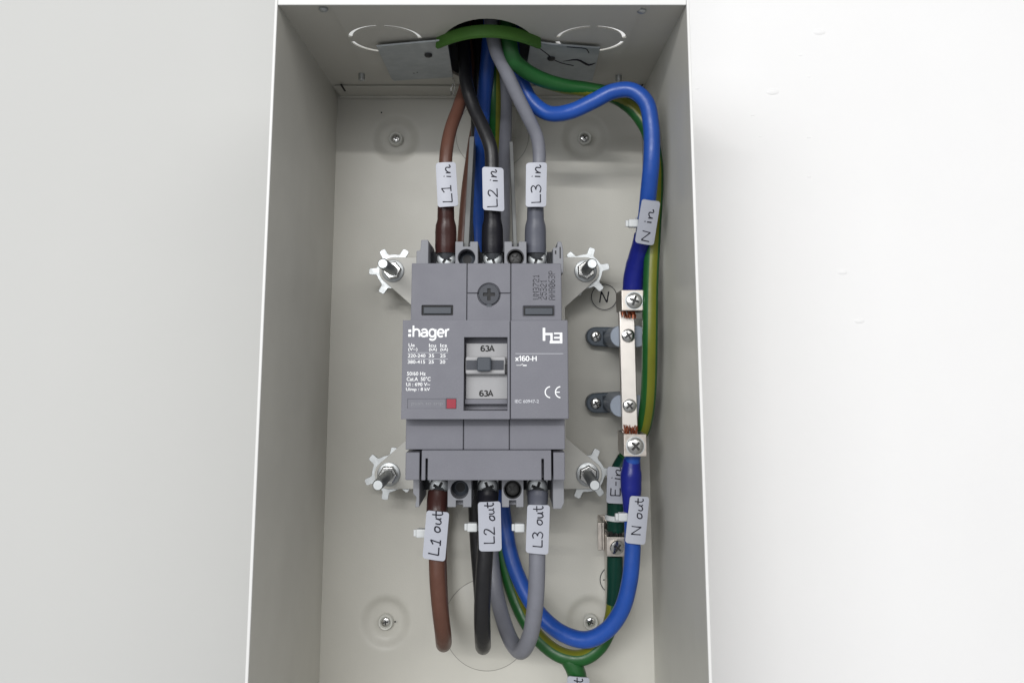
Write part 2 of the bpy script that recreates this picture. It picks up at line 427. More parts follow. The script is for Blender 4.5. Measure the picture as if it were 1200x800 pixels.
# back panel: a sheet with four round pressed dimples where it is screwed to the wall
DIM = [W(464, 163, -1), W(685, 162, -1), W(452, 728, -1), W(692, 728, -1)]
def back_panel():
    nx, nz = 144, 250
    v, f = [], []
    for k in range(nz + 1):
        z = ZB + (ZT - ZB) * k / nz
        for i in range(nx + 1):
            x = XL + (XR - XL) * i / nx; h = 0.0
            for d in DIM:
                r = math.hypot(x - d.x, z - d.z)
                if r < 14:
                    t = min(1, max(0, (14 - r) / 6)); h -= 3.0 * t * t * (3 - 2 * t)
            h += 0.18 * math.sin(x * .037 + 1) * math.sin(z * .021)
            v.append(Vector((x, -h, z)))
    for k in range(nz):
        for i in range(nx):
            a = k * (nx + 1) + i; f.append((a, a + 1, a + nx + 2, a + nx + 1))
    n = len(v); m = nx + 1
    rimv = [0, nx, nz * m + nx, nz * m]
    v += [Vector((v[i].x, 4.4, v[i].z)) for i in rimv]
    f.append((n, n + 3, n + 2, n + 1))
    return v, f
mk('back_panel', back_panel(), 'box_paint', enc, smooth=50)
mk('side_panel', box(XL - T, XL, -3.4, BOX_D, ZB, ZT), 'box_paint', enc)
mk('side_panel', box(XR, XR + T, -3.4, BOX_D, ZB, ZT), 'box_paint', enc)
mk('bottom_panel', box(XL - T, XR + T, -3.4, BOX_D, ZB - T, ZB - .02), 'box_paint', enc)
# front rims (the folded front edge, its highlight put into a paler colour)
mk('rim', box(XL - T - .05, XL + .05, BOX_D + .02, BOX_D + 1.2, ZB - T, ZT + 2.6), 'rim_highlight', enc, bevel=.35)
mk('rim', box(XR - .05, XR + T + .05, BOX_D + .02, BOX_D + 1.2, ZB - T, ZT + 2.6), 'rim_highlight', enc, bevel=.35)
mk('rim', box(XL + .14, XR - .14, BOX_D + .02, BOX_D + 1.15, ZT - .85, ZT + 2.6), 'rim_highlight', enc, bevel=.35)
mk('rim', box(XL + .14, XR - .14, BOX_D + .02, BOX_D + 1.15, ZB - T, ZB + .1), 'rim_highlight', enc, bevel=.35)

# top panel with the cable opening; gland plate under it with two knockouts
HC, AH, HX, AX = 66.0, 47.0, -10.0, 25.0         # opening centre and half axes (mm)
def zbox(x0, x1, h0, h1, z0, z1): return box(x0, x1, h0, h1, z0, z1)
def zprism(pts, z0, z1):                           # (x,h) loop extruded in z
    n = len(pts)
    v = [Vector((x, -h, z0)) for x, h in pts] + [Vector((x, -h, z1)) for x, h in pts]
    return v, [tuple(range(n)), tuple(range(2 * n - 1, n - 1, -1))] + [(i, (i + 1) % n, n + (i + 1) % n, n + i) for i in range(n)]
KO = [(-58.0, 88.0, 16.3), (38.0, 88.0, 15.6)]
hole = circ(HX, HC, AX, 48, rz=AH)
mk('top_panel', boolean(zbox(XL - T, XR + T, -3.4, BOX_D, ZT + .02, ZT + 1.5),
   [zprism(hole, ZT - 5, ZT + 9)] + [zprism(circ(kx, kh - dh, kr + .9, 40), ZT - 5, ZT + 9) for kx, kh, kr in KO for dh in (0, 5, 9)]), 'box_paint', enc)
def arc_slot(cx, ch, r, a0, a1, w=2.0, n=18):
    pts = [(cx + (r + w / 2) * math.cos(a0 + (a1 - a0) * i / n), ch + (r + w / 2) * math.sin(a0 + (a1 - a0) * i / n)) for i in range(n + 1)]
    pts += [(cx + (r - w / 2) * math.cos(a1 + (a0 - a1) * i / n), ch + (r - w / 2) * math.sin(a1 + (a0 - a1) * i / n)) for i in range(n + 1)]
    return zprism(pts, ZT - 5, ZT + 3)
cut = [zprism(hole, ZT - 6, ZT + 9)]
for kx, kh, kr in KO:
    for a0, a1 in ((6, 84), (96, 170), (190, 262), (278, 350)): cut.append(arc_slot(kx, kh, kr, R(a0), R(a1)))
mk('gland_plate', boolean(zbox(-75.5, 56.0, 46, 126.98, ZT - .75, ZT - .05), cut), 'box_paint', enc)
# folded strip along the top of the back panel, with its slots
mk('flange', join(zbox(XL + 1.5, XR - .4, 0.8, 17.5, ZT - 1.2, ZT - .3), zbox(XL + 1.5, XR - .4, 0.8, 1.8, ZT - 2.6, ZT - 1.2)), 'box_paint', enc, bevel=.25)
for px in (402, 751):
    p = WZ(px, 103, ZT - 1.3)
    mk('slot', zbox(p.x - .5, p.x + .5, -p.y - 6, -p.y + 6, ZT - 1.5, ZT - 1.22), 'black_plastic', enc)
for px, py in ((424, 88), (725, 90)):
    p = WZ(px, py, ZT - .5)
    g = lathe(0, 0, [(1.7, 0), (1.7, 3.2), (1.2, 3.6)], 14)
    g = ([Vector((p.x + v.x, p.y + v.z, ZT + v.y)) for v in g[0]], g[1])
    mk('rivet', g, 'zinc', enc, smooth=40)
for px, py in ((379, 11), (752, 13)):
    p = WZ(px, py, ZT - .5)
    g = lathe(0, 0, [(2.0, 0), (2.0, .9), (1.4, 1.5), (.4, 1.7)], 16)
    g = ([Vector((p.x + v.x, p.y + v.z, ZT + v.y)) for v in g[0]], g[1])
    mk('rivet', g, 'zinc_dull', enc, smooth=40)
# green edging strip round the front of the opening
arc = []
n = 40
for i in range(n + 1):
    a = 1 - 2 * i / n; arc.append((-9.8 + 23.2 * a, 89.5 + 14 * (1 - a * a)))
v, f = [], []
for (x, h) in arc:
    dx, dh = (x - HX) / AX, (h - HC) / AH; l = math.hypot(dx, dh); dx, dh = dx / l, dh / l
    for o_, z in ((1.3, ZT - .2), (1.6, ZT - 5.4), (.6, ZT - 6.1), (-.9, ZT - 5.6), (-1.0, ZT - .2)):
        v.append(Vector((x + dx * o_, -(h + dh * o_), z)))
for i in range(n):
    for k in range(5):
        f.append((i * 5 + k, i * 5 + (k + 1) % 5, (i + 1) * 5 + (k + 1) % 5, (i + 1) * 5 + k))
f += [(0, 1, 2, 3, 4), tuple(range(n * 5 + 4, n * 5 - 1, -1))]
mk('edging_strip', (v, f), 'green_rubber', enc, smooth=50)
# screws through the dimples, each in a pale washer
for i, d in enumerate(DIM):
    w = mk('washer', lathe(d.x, d.z, [(3.9, -3.0), (3.9, .2), (3.5, .7), (2.9, .5), (2.5, -.6), (2.4, -.7)], 28), 'washer_plastic', enc, smooth=40)
    screw(w, d.x, d.z, -.7, 2.3, 20 + 31 * i)
# round knockouts pressed in the back panel
for (px, py, r) in ((577, 158, 20.5), (571, 731, 22.5)):
    p = W(px, py, 0)
    ko = mk('knockout', lathe(p.x, p.z, [(r, -.3), (r, .22), (r - .15, .30), (.2, .30)], 96), 'box_paint', enc, smooth=30)
    mk('cut_line', ring(p.x, p.z, r + .02, r + .22, .0, .235, 96), 'cut_grey', ko)
p = W(599, 150, .4); mk('hook_plate', prism(rrect(p.x - 6, p.x + 3.2, p.z - 6, p.z + 12, 1.2), .3, 1.1), 'box_paint', enc, bevel=.2)
# small screw holes punched beside the dimples
for px, py in ((463, 728), (722, 738), (447, 132)):
    p = W(px, py, .2); mk('hole', lathe(p.x, p.z, [(.45, .02), (.45, .25)], 10), 'black_plastic', enc)
# round N and earth stickers
def sticker(px, py, r, what):
    p = W(px, py, .5)
    s = mk('sticker', lathe(p.x, p.z, [(r + .5, -.2), (r + .5, .40), (r + .35, .5), (.1, .5)], 48), 'box_paint', enc, smooth=30)
    gs = [ring(p.x, p.z, r - .45, r, .48, .56, 48)]
    if what == 'N':
        for a, b in (((-2.0, -3.0), (-2.0, 3.0)), ((-2.0, 3.0), (2.0, -3.0)), ((2.0, -3.0), (2.0, 3.0))):
            gs.append(tube([Vector((p.x + a[0] + a[1] * .18, -.52, p.z + a[1])), Vector((p.x + b[0] + b[1] * .18, -.52, p.z + b[1]))], .38, 8, 2))
    else:
        for a, b in (((0, 0), (-5, 0)), ((0, -3.4), (0, 3.4)), ((1.6, -2.2), (1.6, 2.2)), ((3.2, -1.1), (3.2, 1.1))):
            gs.append(tube([Vector((p.x + a[0], -.52, p.z + a[1])), Vector((p.x + b[0], -.52, p.z + b[1]))], .30, 8, 2))
    mk('printed_mark', join(*gs), 'ink', s)
sticker(708, 348, 7.2, 'N'); sticker(718, 679, 6.8, 'E')

# ================================================================== trunking above (its folded end flaps show inside)
trk = thing('cable_trunking', 'galvanised trunking entering the top, two cut end flaps folded flat inside', 'trunking', Vector((HX, -HC, ZT)))
tx0, tx1, th0, th1, tz = HX - AX - 1, HX + AX + 1, HC - AH - 1, HC + AH + 1, ZT + 320
for g in (box(tx0 - 1, tx0, th0, th1, ZT + 1.6, tz), box(tx1, tx1 + 1, th0, th1, ZT + 1.6, tz), box(tx0 - 1, tx1 + 1, th0 - 1, th0 - .02, ZT + 1.6, tz), box(tx0 - 1, tx1 + 1, th1 + .02, th1 + 1, ZT + 1.6, tz)):
    mk('trunking_wall', g, 'galvanised', trk)
mk('light_stop', box(tx0 - 1, tx1 + 1, th0 - 1, th1 + 1, tz + .02, tz + 1), 'galvanised', trk)  # unseen lid, added to keep the inside of the trunking dark
ZF = ZT - 3.2
def zplate(pix, z, t, wob=0):
    pts = [WZ(a, b, z) for a, b in pix]
    n = len(pts)
    v = [p.copy() for p in pts] + [p + Vector((0, 0, t)) for p in pts]
    return v, [tuple(range(n)), tuple(range(2 * n - 1, n - 1, -1))] + [(i, (i + 1) % n, n + (i + 1) % n, n + i) for i in range(n)]
fl = mk('flap', zplate([(441, 55), (524, 47.5), (531, 91), (462, 95), (459, 93)], ZF, .9), 'galvanised', trk, bevel=.15)
fr = mk('flap', zplate([(622, 49), (650, 53), (703.5, 57), (694, 95.5), (660, 93), (615, 91)], ZF, .9), 'galvanised', trk, bevel=.15)
for par, px, py in ((fl, 502, 64), (fr, 646, 68)):
    p = WZ(px, py, ZF)
    g = lathe(0, 0, [(1.9, 0), (1.9, .8), (1.3, 1.3), (.3, 1.4)], 16)
    mk('screw', ([Vector((p.x + v.x, p.y + v.z, ZF + v.y)) for v in g[0]], g[1]), 'recess_steel', par, smooth=40)
for px, py in ((485, 86), (489, 85)):
    p = WZ(px, py, ZF)
    mk('hole', zprism(circ(p.x, -p.y, .5, 8), ZF - .05, ZF + .3), 'black_plastic', fl)
mk('pen_mark', join(tube([WZ(a, b, ZF - .02) for a, b in ((625, 51), (634, 58), (643, 65), (647, 69), (658, 74), (672, 77))], .28, 6, 2),
    tube([WZ(a, b, ZF - .02) for a, b in ((660, 72), (676, 70), (690, 76), (698, 74))], [.15, .6, .7, .2], 6, 2),
    tube([WZ(a, b, ZF - .02) for a, b in ((664, 55), (676, 56), (686, 57), (690, 62))], .3, 6, 2)), 'ink', fr)

hk = tube([Vector((q.x, q.y, q.z)) for q in (WZ(531, 92, ZF + .3), W(533, 99, 24), W(532, 108, 22), W(529.5, 112, 21), W(528.5, 106, 21), W(531, 98, 22))], .35, 8, .6)
mk('tie_wire', hk, 'steel', fl, smooth=60)

# ================================================================== mounting plate with studs
PL0, PL1 = 26.0, 28.0
NUT = [W(460, 317, 30), W(686.5, 317, 30), W(455, 556, 30), W(689, 556, 30)]
plate = thing('mounting_plate', 'pale grey steel mounting plate behind the breaker with four studded corner ears', 'mounting plate', Vector((NUT[0].x / 2 + NUT[1].x / 2, -PL0, W(560, 580, PL1).z)))
bx0, bx1 = W(484, 400, PL1).x, W(662.5, 400, PL1).x
zt = W(600, 296, PL1).z; zb = W(600, 579, PL1).z
def ear(c, sx, sz):
    """outline of one ear from the plate's top/bottom edge round the stud to the side"""
    pts = []
    r = 7.2
    a0, a1 = (90, 215) if sz > 0 else (270, 145)
    for i in range(11):
        a = R(a0 + (a1 - a0) * i / 10)
        pts.append((c.x + r * math.cos(a) * (1 if sx < 0 else -1), c.z + r * math.sin(a)))
    return pts
L, Rr = bx0, bx1
out = []
out += ear(NUT[0], -1, 1) + [(L, W(0, 360, PL1).z), (L, W(0, 510, PL1).z)]
out += ear(NUT[2], -1, -1)[::-1]
out += ear(NUT[3], 1, -1) + [(Rr, W(0, 513, PL1).z), (Rr, W(0, 360, PL1).z)]
out += ear(NUT[1], 1, 1)[::-1]
mk('plate', prism(out, PL0, PL1), 'plate_paint', plate, bevel=.3)
star = []
for k in range(6):
    a = 60 * k
    for da in (-24, -18): star.append((8.9 * math.cos(R(a + da)), 8.9 * math.sin(R(a + da))))
    for u, w in ((8.9, -2.0), (9.4, -1.75), (12.3, -1.65), (12.9, -1.1), (12.9, 1.1), (12.3, 1.65), (9.4, 1.75), (8.9, 2.0)):
        star.append((u * math.cos(R(a)) - w * math.sin(R(a)), u * math.sin(R(a)) + w * math.cos(R(a))))
    for da in (18, 24): star.append((8.9 * math.cos(R(a + da)), 8.9 * math.sin(R(a + da))))
STUD = [(2.6 if i % 2 else 2.45, PL0 - 24 + i * .4) for i in range(0, 154)] + [(2.45, PL0 + 38.0), (2.1, PL0 + 38.4), (.2, PL0 + 38.4)]
NUTH = [(4.55, 0), (4.8, .3), (4.8, 3.2), (4.3, 3.7)]
for i, (c, rot) in enumerate(zip(NUT, (0, 12, 20, 5))):
    # star washers stick out behind the plate, some teeth bent
    g = prism([(x * math.cos(R(rot)) - z * math.sin(R(rot)) + c.x, x * math.sin(R(rot)) + z * math.cos(R(rot)) + c.z) for x, z in star], PL0 - 2.0, PL0 - .55)
    rnd = random.Random(i + 3); tilt = (rnd.uniform(-.035, .035), rnd.uniform(-.035, .035))
    vv = []
    for q in g[0]:
        dx, dz = q.x - c.x, q.z - c.z; r = math.hypot(dx, dz); k = int(((math.degrees(math.atan2(dz, dx)) - rot + 30) % 360) // 60)
        vv.append(Vector((q.x, q.y + tilt[0] * dx + tilt[1] * dz, q.z)))
    mk('star_washer', (vv, g[1]), 'zinc', plate, bevel=.12)
    s = mk('stud', lathe(c.x, c.z, STUD, 20), 'zinc', plate, smooth=38)
    mk('washer', lathe(c.x, c.z, [(5.8, PL1 + .02), (5.8, PL1 + .8), (5.5, PL1 + 1.0), (2.3, PL1 + 1.0)], 32), 'zinc', s, smooth=35)
    hx = lathe(c.x, c.z, [(r, PL1 + 1.05 + h) for r, h in NUTH], 6)
    ro = R(10 + 25 * i)
    hx = ([Vector((c.x + (q.x - c.x) * math.cos(ro) - (q.z - c.z) * math.sin(ro), q.y, c.z + (q.x - c.x) * math.sin(ro) + (q.z - c.z) * math.cos(ro))) for q in hx[0]], hx[1])
    mk('nut', hx, 'steel', s, bevel=.35, segs=3)

# ================================================================== circuit breaker
HU, HM, HL, HT = 86.0, 97.0, 86.0, 89.0           # upper, middle, lower and terminal cover heights
bc = W(568, 440, 60)
brk = thing('circuit_breaker', 'grey three-pole moulded case circuit breaker with white lettering and rocker toggle', 'circuit breaker', Vector((bc.x, -PL1, W(570, 590, 60).z)))
ux0, ux1, uz0, uz1 = rect(482, 308.5, 658, 373, HU)
mx0, mx1, mz0, mz1 = rect(471, 375, 666, 491, HM)
lx0, lx1, lz0, lz1 = rect(475.5, 491, 662, 527, HL)
t0x, t1x, tz0, tz1 = rect(475, 527.5, 662, 562.5, HT)
# case: deep block under the covers
mk('case', join(box(ux0 + .6, ux1 - .6, PL1 + .05, HU - 1.6, mz1, uz1 - .5), box(ux0 + .2, ux1 - .2, PL1 + .05, HU - 1.6, tz1, mz1 - .02)), 'breaker_grey', brk, bevel=.3)
def panel(px0, px1, x0=None, x1=None, z0=0, z1=0, h0=0, h1=0, cutters=(), mat='breaker_grey', bev=.45, name='cover_panel'):
    ym = 415
    a = x0 if x0 is not None else W(px0, 340, h1).x; b = x1 if x1 is not None else W(px1, 340, h1).x
    g = box(a, b, h0, h1, z0, z1)
    if cutters: g = boolean(g, cutters)
    return mk(name, g, mat, brk, bevel=bev)
def pcut(px0, py0, px1, py1, h, depth, r=.6):
    x0, x1, z0, z1 = rect(px0, py0, px1, py1, h)
    return prism(rrect(x0, x1, z0, z1, r), h - depth, h + 5)
# upper covers, seams between them
s1, s2 = W(547.2, 340, HU).x, W(598.6, 340, HU).x
zmid = W(570, 343.5, HU).z
g_ = .18
panel(0, 0, ux0, s1 - g_, mz1 - .5, uz1, HU - 1.5, HU, [pcut(494, 357.5, 531, 369.5, HU, 1.2, .5)])
c = W(573, 345, HU)
tcut = prism(circ(c.x, c.z, 5.2, 28), HU - 1.3, HU + 5)
panel(0, 0, s1 + g_, s2 - g_, zmid + .12, uz1, HU - 1.5, HU, [tcut], bev=.3)
panel(0, 0, s1 + g_, s2 - g_, mz1 - .5, zmid - .12, HU - 1.5, HU, [tcut], bev=.3)
panel(0, 0, s2 + g_, ux1, mz1 - .5, uz1, HU - 1.5, HU, [pcut(613, 358.5, 650, 370.5, HU, 1.2, .5)])
for a, b in ((494, 531), (613, 650)):
    x0, x1, z0, z1 = rect(a + 2.3, 359.8 if a < 500 else 360.8, b - 2.3, 367.6 if a < 500 else 368.6, HU - .2)
    sl = mk('vent_slot', prism(rrect(x0 - .8, x1 + .8, z0 - .8, z1 + .8, .4), HU - 1.3, HU - 1.12), 'black_plastic', brk)
    mk('insert', prism(rrect(x0, x1, z0, z1, .4), HU - 1.1, HU - .25), 'slot_grey', sl, bevel=.25)
# test screw in the middle cover
d = boolean(lathe(c.x, c.z, [(4.7, HU - 1.4), (4.7, HU + .1), (4.4, HU + .35), (.3, HU + .35)], 32),
    [box(c.x - 2.7, c.x + 2.7, HU - .9, HU + 3, c.z - .75, c.z + .75), box(c.x - .75, c.x + .75, HU - .9, HU + 3, c.z - 2.7, c.z + 2.7)])
dial = mk('adjusting_screw', d, 'breaker_dark', brk, smooth=30)
mk('cross_recess', join(box(c.x - 2.65, c.x + 2.65, HU - .95, HU - .5, c.z - .7, c.z + .7), box(c.x - .7, c.x + .7, HU - .95, HU - .52, c.z - 2.65, c.z + 2.65)), 'black_plastic', dial)
mk('pointer', box(c.x - 1.0, c.x + 1.2, HU - 1.2, HU + .3, c.z - 5.4, c.z - 4.5), 'slot_grey', dial)
# middle raised cover in two pieces with the toggle window
s3 = W(597.8, 430, HM).x
wx0, wx1, wz0, wz1 = rect(543.5, 395, 594.8, 481, HM)
win = box(wx0, wx1, HM - 9, HM + 5, wz0, wz1)
rec = pcut(477.5, 467, 522, 478.5, HM, .35, .15)
redc = pcut(522.6, 466.6, 535, 479, HM, .6, .15)
panel(0, 0, mx0, s3 - g_, mz0, mz1, HU - 1.5, HM, [win, rec, redc], bev=.5)
panel(0, 0, s3 + g_, mx1, mz0, mz1, HU - 1.5, HM, bev=.5)
x0, x1, z0, z1 = rect(523.4, 467.4, 534.4, 478.4, HM - .2)
mk('trip_button', box(x0, x1, HM - .58, HM - .15, z0, z1), 'red_plastic', brk, bevel=.15)
x0, x1, z0, z1 = rect(546.5, 402, 595, 469, HM - 6)
wn = mk('toggle_window', box(wx0 + .7, wx1 - .1, HM - 8.9, HM - 5.5, wz0 + 4.6, wz1 - 2.6), 'window_plate', brk, bevel=.2)
mk('step', box(wx0 + .3, wx1 - .1, HM - 8.9, HM - 4.2, wz0 + 2.5, wz0 + 4.55), 'breaker_grey', wn, bevel=.2)
# rocker toggle
x0, x1, z0, z1 = rect(545.5, 417.5, 592.5, 438.5, HM - .5)
tg = mk('toggle', join(box(x0, x1, HM - 5.4, HM - .8, z0, z1)), 'window_plate', brk, bevel=.8, segs=3)
zc = (z0 + z1) / 2
mk('toggle_band', box(x0 + .3, x1 - .8, HM - .78, HM - .35, zc - 1.9, zc + 2.2), 'breaker_dark', tg, bevel=.15)
k0, k1, kz0, kz1 = rect(559, 418.5, 575.5, 435, HM + 2)
mk('handle', box(k0, k1, HM - .7, HM + 2.4, kz0, kz1), 'slot_grey', tg, bevel=.7, segs=3)
mk('stop', box(x1 - .4, x1 + .9, HM - 5.3, HM - .6, zc - 3.3, zc + .4), 'black_plastic', tg, bevel=.2)
# lower covers
s4, s5 = W(543.2, 510, HL).x, W(597, 510, HL).x
for a, b in ((lx0, s4 - g_), (s4 + g_, s5 - g_), (s5 + g_, lx1)):
    panel(0, 0, a, b, lz0 + .15, mz0 + .3, HL - 1.5, HL, bev=.35)
# terminal cover at the foot
e1, e2 = W(491.5, 545, HT).x, W(648.5, 545, HT).x
c1, c2 = W(499.5, 545, HT).x, W(640, 545, HT).x
def tcover():
    a = W(498.6, 545, HT).x; b = W(501.2, 545, HT).x; c_ = W(634.6, 545, HT).x; d_ = W(637.4, 545, HT).x
    g = box(e1 + .9, e2 - .9, HL - 20, HT, tz0, tz1)
    return boolean(g, [box(a, b, HT - 8, HT + 4, tz0 - 2, W(0, 537, HT).z), box(c_, d_, HT - 8, HT + 4, tz0 - 2, W(0, 537.5, HT).z)])
mk('terminal_cover', tcover(), 'breaker_grey', brk, bevel=.3)
mk('cover_foot', box(t0x, e1, HL - 22, HT - .3, tz0, tz1 - .9), 'breaker_grey', brk, bevel=.4)
mk('cover_foot', box(e2, t1x, HL - 22, HT - .3, tz0, tz1 - .9), 'breaker_grey', brk, bevel=.4)
mk('backing', box(t0x + .6, t1x - .6, PL1 + .05, HL - 22.2, tz0 + .4, tz1 - .2), 'breaker_dark', brk)
# lower and upper terminal zone: floor, side cheeks, posts between poles, lug screws
def terminals(up):
    py_edge, py_end = (308.5, 283) if up else (562.5, 594)
    zA = uz1 if up else tz0
    H = 70.0
    zE = W(570, py_end, H).z
    lo, hi = (zA - 3, zE) if up else (zE, zA + 3)
    zfl = (lo, hi + (-2.5 if up else 0)) if up else (lo + 4.5, hi)
    mk('terminal_floor', box(ux0 + 2, ux1 - 2, PL1 + .05, 50, zfl[0], zfl[1]), 'breaker_dark', brk, bevel=.3)
    posts = ((533.5, 560), (591, 617)) if up else ((524.5, 552.5), (588, 613.5))
    for k, (a, b) in enumerate(posts):
        xa, xb = W(a, (py_edge + py_end) / 2, H).x, W(b, (py_edge + py_end) / 2, H).x
        xc = (xa + xb) / 2
        zc_ = W(0, 302, H).z if up else W(0, 573.5, H).z
        zn = zE
        notch = box(xc - 1.6, xc + 1.6, H - 6, H + 4, (zn - 2.4) if up else (zn - 4), (zn + 4) if up else (zn + 3.0))
        r = 4.1
        g = boolean(box(xa, xb, 40, H, lo, hi), [notch, lathe(xc, zc_, [(r, H - 12), (r, H + 4)], 28)])
        pst = mk('terminal_post', g, 'breaker_light', brk, bevel=.3)
        if k == (1 if True else 0):
            mk('lining', ring(xc, zc_, r - .5, r - .02, H - 11.9, H - .4, 28), 'black_plastic', pst, smooth=40)
            screw(pst, xc, zc_, H - 4.5, 3.2, 38, mat='recess_steel')
        else:
            mk('lining', lathe(xc, zc_, [(r - .02, H - 11.9), (r - .02, H - 9), (2.6, H - 8), (2.2, H - 8)], 28), 'slot_grey', pst, smooth=40)
            mk('bore', lathe(xc, zc_, [(2.1, H - 9), (2.1, H - 7.7)], 20), 'black_plastic', pst)
    # cheeks
    if up:
        for a, b, top in ((488, 502, 281), (648, 660, 283)):
            xa, xb = W(a, 295, H).x, W(b, 295, H).x
            zt_ = W(0, top, H).z
            if a < 500:
                pts = [(xa, lo), (xa, zt_ - 5.2), (xa + 1.8, zt_ - 5.0), (xa + 2.2, zt_), (xb - .3, zt_), (xb, zt_ - 1.5), (xb, lo)]
                mk('cheek', prism(pts, 36, H), 'breaker_light', brk, bevel=.3)
            else:
                pts = [(xa, lo), (xa, zt_ - 3), (xa + 2.0, zt_ - 2.8), (xa + 2.2, zt_), (xb - .8, zt_), (xb, zt_ - 4), (xb, lo)]
                ck = mk('cheek', prism(pts, 36, H), 'breaker_light', brk, bevel=.3)
                mk('slit', box(xa + .9, xa + 1.6, H - .2, H + .05, zt_ - 6.0, zt_ - 4.3), 'black_plastic', ck)
                mk('slit', box(xa + 3.1, xa + 3.7, H - .2, H + .05, zt_ - 8, zt_ - 2.6), 'black_plastic', ck)
    else:
        for a, b, bot in ((484, 491.5, 594), (648, 661, 596)):
            xa, xb = W(a, 578, H).x, W(b, 578, H).x
            zb_ = W(0, bot, H).z
            if a < 500: pts = [(xa, hi), (xa, zb_ + 6), (xa + 1.6, zb_ + 4.2), (xa + 1.0, zb_), (xb, zb_), (xb, hi)]
            else: pts = [(xa, hi), (xa, zb_), (xb - 1.3, zb_), (xb, zb_ + 2.6), (xb, hi)]
            mk('cheek', prism(pts, 36, H), 'breaker_light', brk, bevel=.3)
    for k, px in enumerate((522.5, 577, 629.5) if up else (514, 571.5, 630)):
        p = W(px, 302 if up else 572, 62)
        mk('clamp_plate', box(p.x - 5.0, p.x + 5.0, 50.05, 57.5, p.z - 4.2, p.z + 4.2), 'zinc', brk, bevel=.4)
        mk('washer', lathe(p.x, p.z, [(4.9, 57.55), (4.9, 58.4), (4.6, 58.7), (3, 58.7)], 28), 'zinc', brk, smooth=35)
        screw(brk, p.x, p.z, 58.6, 4.7, 30 + 40 * k, name='terminal_screw', mat='zinc')
terminals(True); terminals(False)
# white lettering
def pr(name, mat, *gs): return mk(name, join(*gs), mat, brk)
tx = lambda s, a, b, c_, d_, bold=0.012, **k: text_geo(s, a, b, c_, d_, HM, bold, **k)
pr('logo_lettering', 'print_white', sans('hager', 483.6, 394.5, 526.8, 381.4, HM, .165), pbox(478.6, 386, 481.9, 389.2, HM + .01, HM + .06), pbox(478.4, 391.2, 481.7, 394.4, HM + .01, HM + .06))
pr('rating_table', 'print_white', tx('Ue', 478.8, 402.2, 486, 406.3), tx('(V~)', 478.4, 407.2, 489.2, 411.8), tx('Icu', 502.8, 402.6, 511, 406.6), tx('(kA)', 502.8, 407.4, 512, 412),
   tx('Ics', 516, 402.6, 523.8, 406.6), tx('(kA)', 516, 407.4, 525, 412), tx('220-240', 478, 414.6, 498.6, 418.7), tx('35', 502.4, 414.6, 508.8, 418.7), tx('25', 515.8, 414.6, 522.2, 418.7),
   tx('380-415', 477.8, 421.8, 498.2, 425.9), tx('25', 502.2, 421.8, 508.4, 425.9), tx('20', 515.4, 421.8, 521.8, 425.9))
pr('table_line', 'print_grey', pbox(477.8, 412.9, 525, 413.3, HM + .01, HM + .05), pbox(477.6, 420.2, 525, 420.6, HM + .01, HM + .05))
pr('rating_lettering', 'print_white', tx('50/60 Hz', 477, 435.4, 498.8, 439.8), tx('Cat.A  50°C', 476.6, 441.4, 504.6, 446.2), tx('Ui : 690 V~', 476, 448, 504, 452.2), tx('Uimp : 8 kV', 475.8, 454, 503.8, 458.8))
x0, x1, z0, z1 = rect(482, 470.4, 519, 475.4, HM - .35)
pr('faint_lettering', 'breaker_light', text_geo('push to trip', 482, 470.2, 519, 475.6, HM - .33, .01))
pr('emblem', 'print_white', *[pbox(a, b, c_, d_, HM + .01, HM + .06) for a, b, c_, d_ in ((636, 384, 639, 399.2), (639.02, 390, 647.6, 392.6), (645, 392.62, 647.6, 399.2), (644.2, 399.22, 655.9, 402.2), (656, 389.6, 659, 402.2), (649.2, 389.6, 655.98, 391.4), (649.2, 394.6, 655.98, 396.6))])
pr('rule', 'print_grey', pbox(604, 414.0, 660, 414.5, HM + .01, HM + .05))
pr('model_lettering', 'print_white', sans('x160-H', 604, 422.8, 628.8, 417, HM, .17))
pr('switch_symbol', 'print_white', pbox(605, 427.6, 609, 428.1, HM + .01, HM + .05), prism(ppoly([(609, 428), (612.8, 425.8), (613, 426.3), (609.3, 428.4)], HM), HM + .01, HM + .05), pbox(612.6, 427.4, 617.2, 428.6, HM + .01, HM + .05))
pc, pe = W(645.2, 459.3, HM), W(657.2, 459.3, HM)
sm = S(HM)
pr('ce_mark', 'print_white', ring(pc.x, pc.z, 5.6 * sm, 6.9 * sm, HM + .01, HM + .06, 20, R(95), R(265)), ring(pe.x, pe.z, 5.6 * sm, 6.9 * sm, HM + .01, HM + .06, 20, R(95), R(265)), pbox(651.6, 458.7, 656, 459.9, HM + .015, HM + .065))
pr('standard_lettering', 'print_grey', tx('IEC 60947-2', 603.4, 468, 631.5, 472, .015))
HW = HM - 5.5
pr('rating_number', 'print_black', sans('63A', 563.5, 411.4, 579, 405, HW, .22), sans('63A', 562, 464, 577.5, 457.5, HW, .22))
pr('batch_stamp', 'print_dark', dotted('UM3721', 624.4, 321.5, 632, 351, HU), dotted('25321', 633, 327.5, 640.6, 351, HU), dotted('AHA063P', 642.8, 317.5, 650.6, 351.5, HU))

